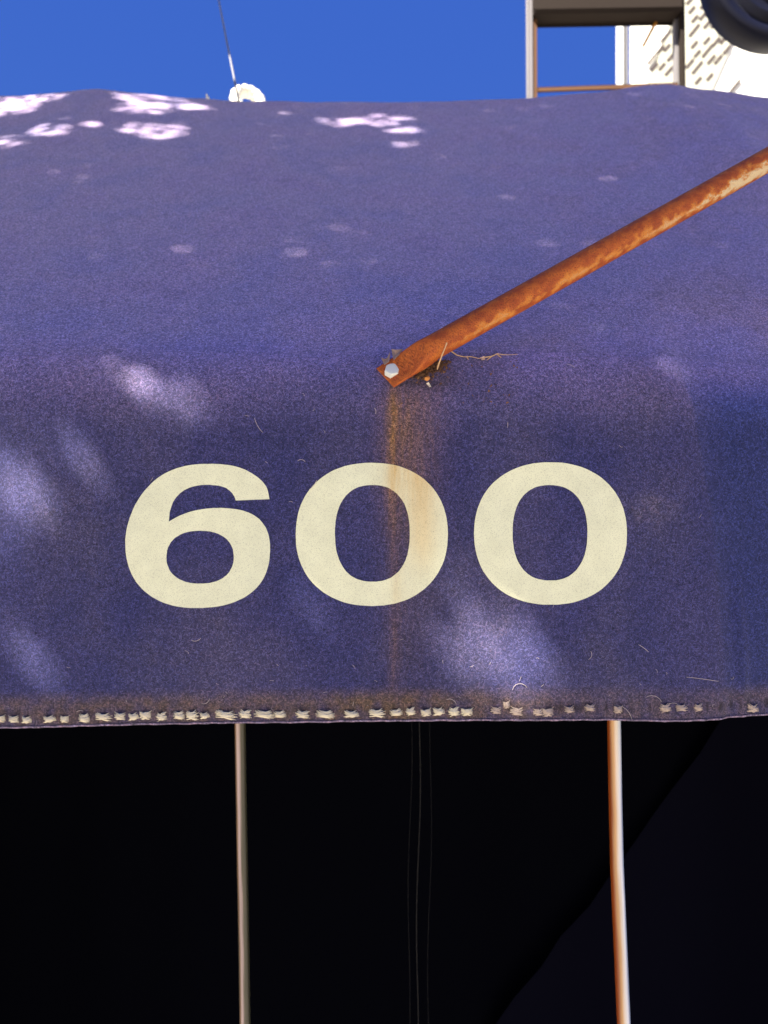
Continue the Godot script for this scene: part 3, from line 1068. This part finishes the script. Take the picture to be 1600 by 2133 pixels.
func behind_the_roof() -> void:
	# guy cable from the top edge of the roof
	var a := spot(497.5, 211, 1.80)
	var b := spot(457, 0, 2.30)
	var path := []
	for i in 20:
		var t := i / 19.0 * 3.2
		path.append(a + (b - a) * t + Vector3(0.0, -0.006 * t * (3.2 - t), 0))
	tag(put("cable", tube(path, [0.0030], 8), mat(Color(0.17, 0.175, 0.20), 0.6, 0.0)), "thin grey cable rising from the awning's top edge into the sky", "cable")
	# white ring fitting behind the edge
	var d := 1.98
	var k := d / F
	var c := spot(517.5, 212.5, d)
	var r := thing("ring_fitting", c, "small white ribbed ring just behind the awning's top edge, beside the cable", "ring")
	var prof := []
	for i in 25:
		var w := TAU * i / 24.0
		prof.append(Vector2(26 * k + cos(w) * 11.5 * k, sin(w) * 13.0 * k))
	prof.reverse()
	var white := mat(Color(0.84, 0.82, 0.70), 0.5)
	var ring := put("ring", lathe(prof, 96, 14, 0.035), white, r)
	ring.position = Vector3.ZERO
	ring.rotation = Vector3(-0.25, 0.35, 0)
	put("stem", tube([c + Vector3(0, -20 * k, -0.01), c + Vector3(0, -0.5, -0.01)], [0.012], 12), mat(Color(0.3, 0.3, 0.3), 0.6), r)
	# frayed rope end at the edge
	tag(put("rope_end", tube([spot(436, 214, 1.815), spot(433, 205, 1.815), spot(430, 196, 1.815)], [0.006, 0.0055, 0.0018], 8), mat(Color(0.7, 0.68, 0.62), 0.9)), "tiny white rope end poking over the awning's top edge left of the ring", "rope")

func lamp() -> void:
	var d := 2.35
	var k := d / F
	var c := spot(1623, -63, d)
	var o := thing("street_lamp", c, "dark round lamp head with stepped rim, cut by the top right corner", "lamp")
	var prof := [Vector2(0.0, 20), Vector2(40, 22), Vector2(62, 30), Vector2(66, 40), Vector2(74, 40), Vector2(78, 26), Vector2(104, 30), Vector2(110, 44), Vector2(118, 46), Vector2(124, 34), Vector2(136, 34), Vector2(142, 48), Vector2(156, 50), Vector2(163, 44), Vector2(164, 20), Vector2(160, -10), Vector2(120, -60), Vector2(60, -95), Vector2(0.0, -100)]
	var pts := []
	for p in prof: pts.append(p * k)
	pts.reverse()
	var m := mat(Color(0.004, 0.005, 0.014), 0.5)
	m.metallic_specular = 0.25
	var head := put("lamp_head", lathe(pts, 64), m, o)
	head.position = Vector3.ZERO
	head.transform.basis = Basis.IDENTITY.rotated(Vector3.RIGHT, 0.10).rotated(Vector3.UP, -0.06)
	var bulb := put("lens", lathe([Vector2(60, 20) * k, Vector2(50, 34) * k, Vector2(25, 42) * k, Vector2(0, 44) * k], 40), mat(Color(0.035, 0.018, 0.010), 0.35), o)
	bulb.transform = head.transform
	var post_x := c.x + 0.40
	put("arm", tube([c + Vector3(0, 0.10, -0.14), c + Vector3(0.1, 0.30, -0.18), Vector3(post_x - 0.1, c.y + 0.34, c.z - 0.18), Vector3(post_x, c.y + 0.2, c.z - 0.18), Vector3(post_x, 0.0, c.z - 0.18)], [0.022, 0.022, 0.024, 0.03, 0.05], 16), m, o)

func tree() -> void:
	var n := sun_dir
	var u := Vector3.UP.cross(n).normalized()
	var v := n.cross(u)
	# chinks in the foliage: where the sun comes through to the cloth (centre, half sizes, openness)
	var chinks := [[60, 214, 75, 12, 1], [150, 203, 70, 13, 1], [235, 206, 80, 16, 1], [330, 216, 90, 11, 1], [290, 232, 60, 8, 1], [420, 222, 40, 6, .7], [20, 230, 60, 12, .9], [325, 270, 62, 13, 1], [95, 276, 42, 10, .9], [192, 265, 24, 7, .6], [15, 294, 40, 12, .8], [590, 229, 26, 4, .35], [700, 241, 50, 8, .8], [790, 238, 60, 9, 1], [850, 257, 42, 9, .7], [845, 284, 45, 7, .7], [1000, 263, 14, 5, .3], [480, 351, 26, 6, .25], [268, 382, 20, 7, .2], [385, 516, 30, 13, .45], [495, 571, 26, 12, .33], [790, 537, 30, 10, .15], [650, 540, 30, 10, .15], [500, 455, 30, 14, .15], [1140, 221, 30, 4, .25],
			[345, 812, 92, 24, 1, 34], [255, 778, 50, 18, .7, 16], [165, 940, 70, 30, .85, 50], [25, 955, 62, 50, 1, 30], [40, 1035, 62, 30, .9, 30], [-5, 1130, 44, 54, .85], [-5, 1200, 30, 30, .5], [100, 1372, 60, 28, .9, 24], [60, 1350, 30, 24, .3], [640, 1262, 52, 24, .66, 20], [960, 1205, 70, 22, .66, 18], [985, 1290, 50, 22, .5], [1085, 1312, 74, 20, .8, 24], [935, 1335, 46, 36, .66], [1060, 1372, 105, 26, 1, 26], [1030, 1412, 75, 32, 1], [1120, 1415, 70, 22, .5], [885, 1215, 24, 16, .3], [1340, 900, 50, 30, .08]]
	var gaps := []
	for q in chinks:
		var c := hit(q[0], q[1])
		var ax := hit(q[0] + q[2], q[1] + (q[5] if q.size() > 5 else 0.0)) - c
		var ay := hit(q[0], q[1] - q[3]) - c
		var a2 := Vector2(ax.dot(u), ax.dot(v))
		var b2 := Vector2(ay.dot(u), ay.dot(v))
		var open_: float = q[4]
		var blur := 0.017
		var fa := maxf(a2.length() - blur * (1.0 - open_), 0.003 + 0.012 * open_) / a2.length()
		var fb := maxf(b2.length() - blur * (1.0 - open_), 0.003 + 0.012 * open_) / b2.length()
		if open_ < 0.9:
			fa *= 0.55 + 0.4 * open_
			fb *= 0.55 + 0.4 * open_
		gaps.append([Vector2(c.dot(u), c.dot(v)), Transform2D(a2 * fa, b2 * fb, Vector2.ZERO).affine_inverse(), maxf(a2.length(), b2.length()) + 0.1, open_])
	var rc := spot(517.5, 205, 1.98)     # and to the white ring
	gaps.append([Vector2(rc.dot(u), rc.dot(v)), Transform2D(Vector2(0.075, 0), Vector2(0, 0.06), Vector2.ZERO).affine_inverse(), 0.2, 2.0])
	var base := hit(800, 780).dot(n)
	var lo := Vector2(9, 9)
	var hi := Vector2(-9, -9)
	for p in [cloth(-1.1, 0), cloth(1.1, 0), cloth(-1.3, ALL), cloth(1.3, ALL), Vector3(-0.5, 1.35, 0), Vector3(0.6, 1.35, 0)]:
		lo = lo.min(Vector2(p.dot(u), p.dot(v)))
		hi = hi.max(Vector2(p.dot(u), p.dot(v)))
	lo -= Vector2(0.28, 0.22)
	hi += Vector2(0.28, 0.22)
	var places := []
	var leaf := 0.015
	var r := RandomNumberGenerator.new()
	r.seed = 77
	for k in 235000:
		var q := Vector2(r.randf_range(lo.x, hi.x), r.randf_range(lo.y, hi.y))
		var t := r.randf_range(3.4, 4.5)
		var e := Vector2((q.x - (lo.x + hi.x) / 2) / ((hi.x - lo.x) / 2), (q.y - (lo.y + hi.y) / 2) / ((hi.y - lo.y) / 2))
		if pow(absf(e.x), 6.0) + pow(absf(e.y), 6.0) > 1.0 + 0.15 * ripple.get_noise_2d(q.x * 60, q.y * 60): continue
		var blocked := false
		for g in gaps:
			var off: Vector2 = q - g[0]
			if off.length_squared() > g[2] * g[2]: continue
			var inside: Vector2 = g[1] * off
			var reach := inside.length() * (1.0 + 0.45 * ripple.get_noise_2d(q.x * 420.0, q.y * 420.0))
			# leaf must stay clear of the opening
			if reach < 1.0 or off.length() * (1.0 - 1.0 / reach) < leaf * 0.75 * g[3]:
				blocked = g[3] < 0.65 or g[3] > 1.5 or r.randf() > 0.13     # a few leaves hang in the wider gaps
				if blocked: break
		if blocked: continue
		places.append(u * q.x + v * q.y + n * (base + t))
	var lm := SurfaceTool.new()
	lm.begin(Mesh.PRIMITIVE_TRIANGLES)
	for s in [[Vector3(0, -0.024, 0), Vector3(-0.012, 0.0, 0.004), Vector3(0, 0.026, 0)], [Vector3(0, -0.024, 0), Vector3(0, 0.026, 0), Vector3(0.011, 0.0, 0.004)]]:
		flat_tris(lm, s)
	var green := mat(Color(0.055, 0.095, 0.030), 0.6)
	green.backlight_enabled = true
	green.backlight = Color(0.86, 0.90, 0.68)
	var mesh := lm.commit()
	mesh.surface_set_material(0, green)
	var mm := MultiMesh.new()
	mm.transform_format = MultiMesh.TRANSFORM_3D
	mm.mesh = mesh
	mm.instance_count = places.size()
	for i in places.size():
		var bas := Basis(Vector3(r.randf_range(-1, 1), r.randf_range(-1, 1), r.randf_range(-1, 1)).normalized(), r.randf() * TAU)
		var facing := Basis.looking_at(-n, Vector3.UP)
		bas = facing * Basis.from_euler(Vector3(r.randf_range(-0.9, 0.9), r.randf_range(-0.9, 0.9), r.randf() * TAU))
		mm.set_instance_transform(i, Transform3D(bas.scaled(Vector3.ONE * r.randf_range(0.72, 0.95)), places[i]))
	var centre := u * ((lo.x + hi.x) / 2) + v * ((lo.y + hi.y) / 2) + n * (base + 4.0)
	var root := Vector3(centre.x - 2.3, 0, centre.z + 0.9)
	var t := thing("tree", root, "leafy street tree whose crown dapples the awning with sun", "tree")
	var crown := MultiMeshInstance3D.new()
	crown.name = "crown"
	crown.multimesh = mm
	crown.set_meta("kind", "stuff")
	t.add_child(crown)
	crown.position = -root
	var bark := mat(Color(0.13, 0.10, 0.075), 0.9)
	var fork := root + Vector3(0.25, 4.3, -0.1)
	put("trunk", tube([root + Vector3(0, -0.1, 0), root + Vector3(0.03, 1.2, 0.02), root + Vector3(0.10, 2.8, 0), fork], [0.17, 0.13, 0.115, 0.09], 14), bark, t)
	for q in [[0.3, 0.55, 0.9], [-0.3, 0.9, 0.7], [0.0, 1.2, 0.5]]:
		var end: Vector3 = centre + u * q[0] * 1.5 + n * (q[1] + 0.3)
		var mid := fork.lerp(end, 0.5) + Vector3(0, 0.25, 0)
		put("limb", tube([fork, mid, end], [0.06, 0.04, 0.012], 9), bark, t)
	print("leaves ", places.size(), " fov ", (get_node("camera") as Camera3D).fov)
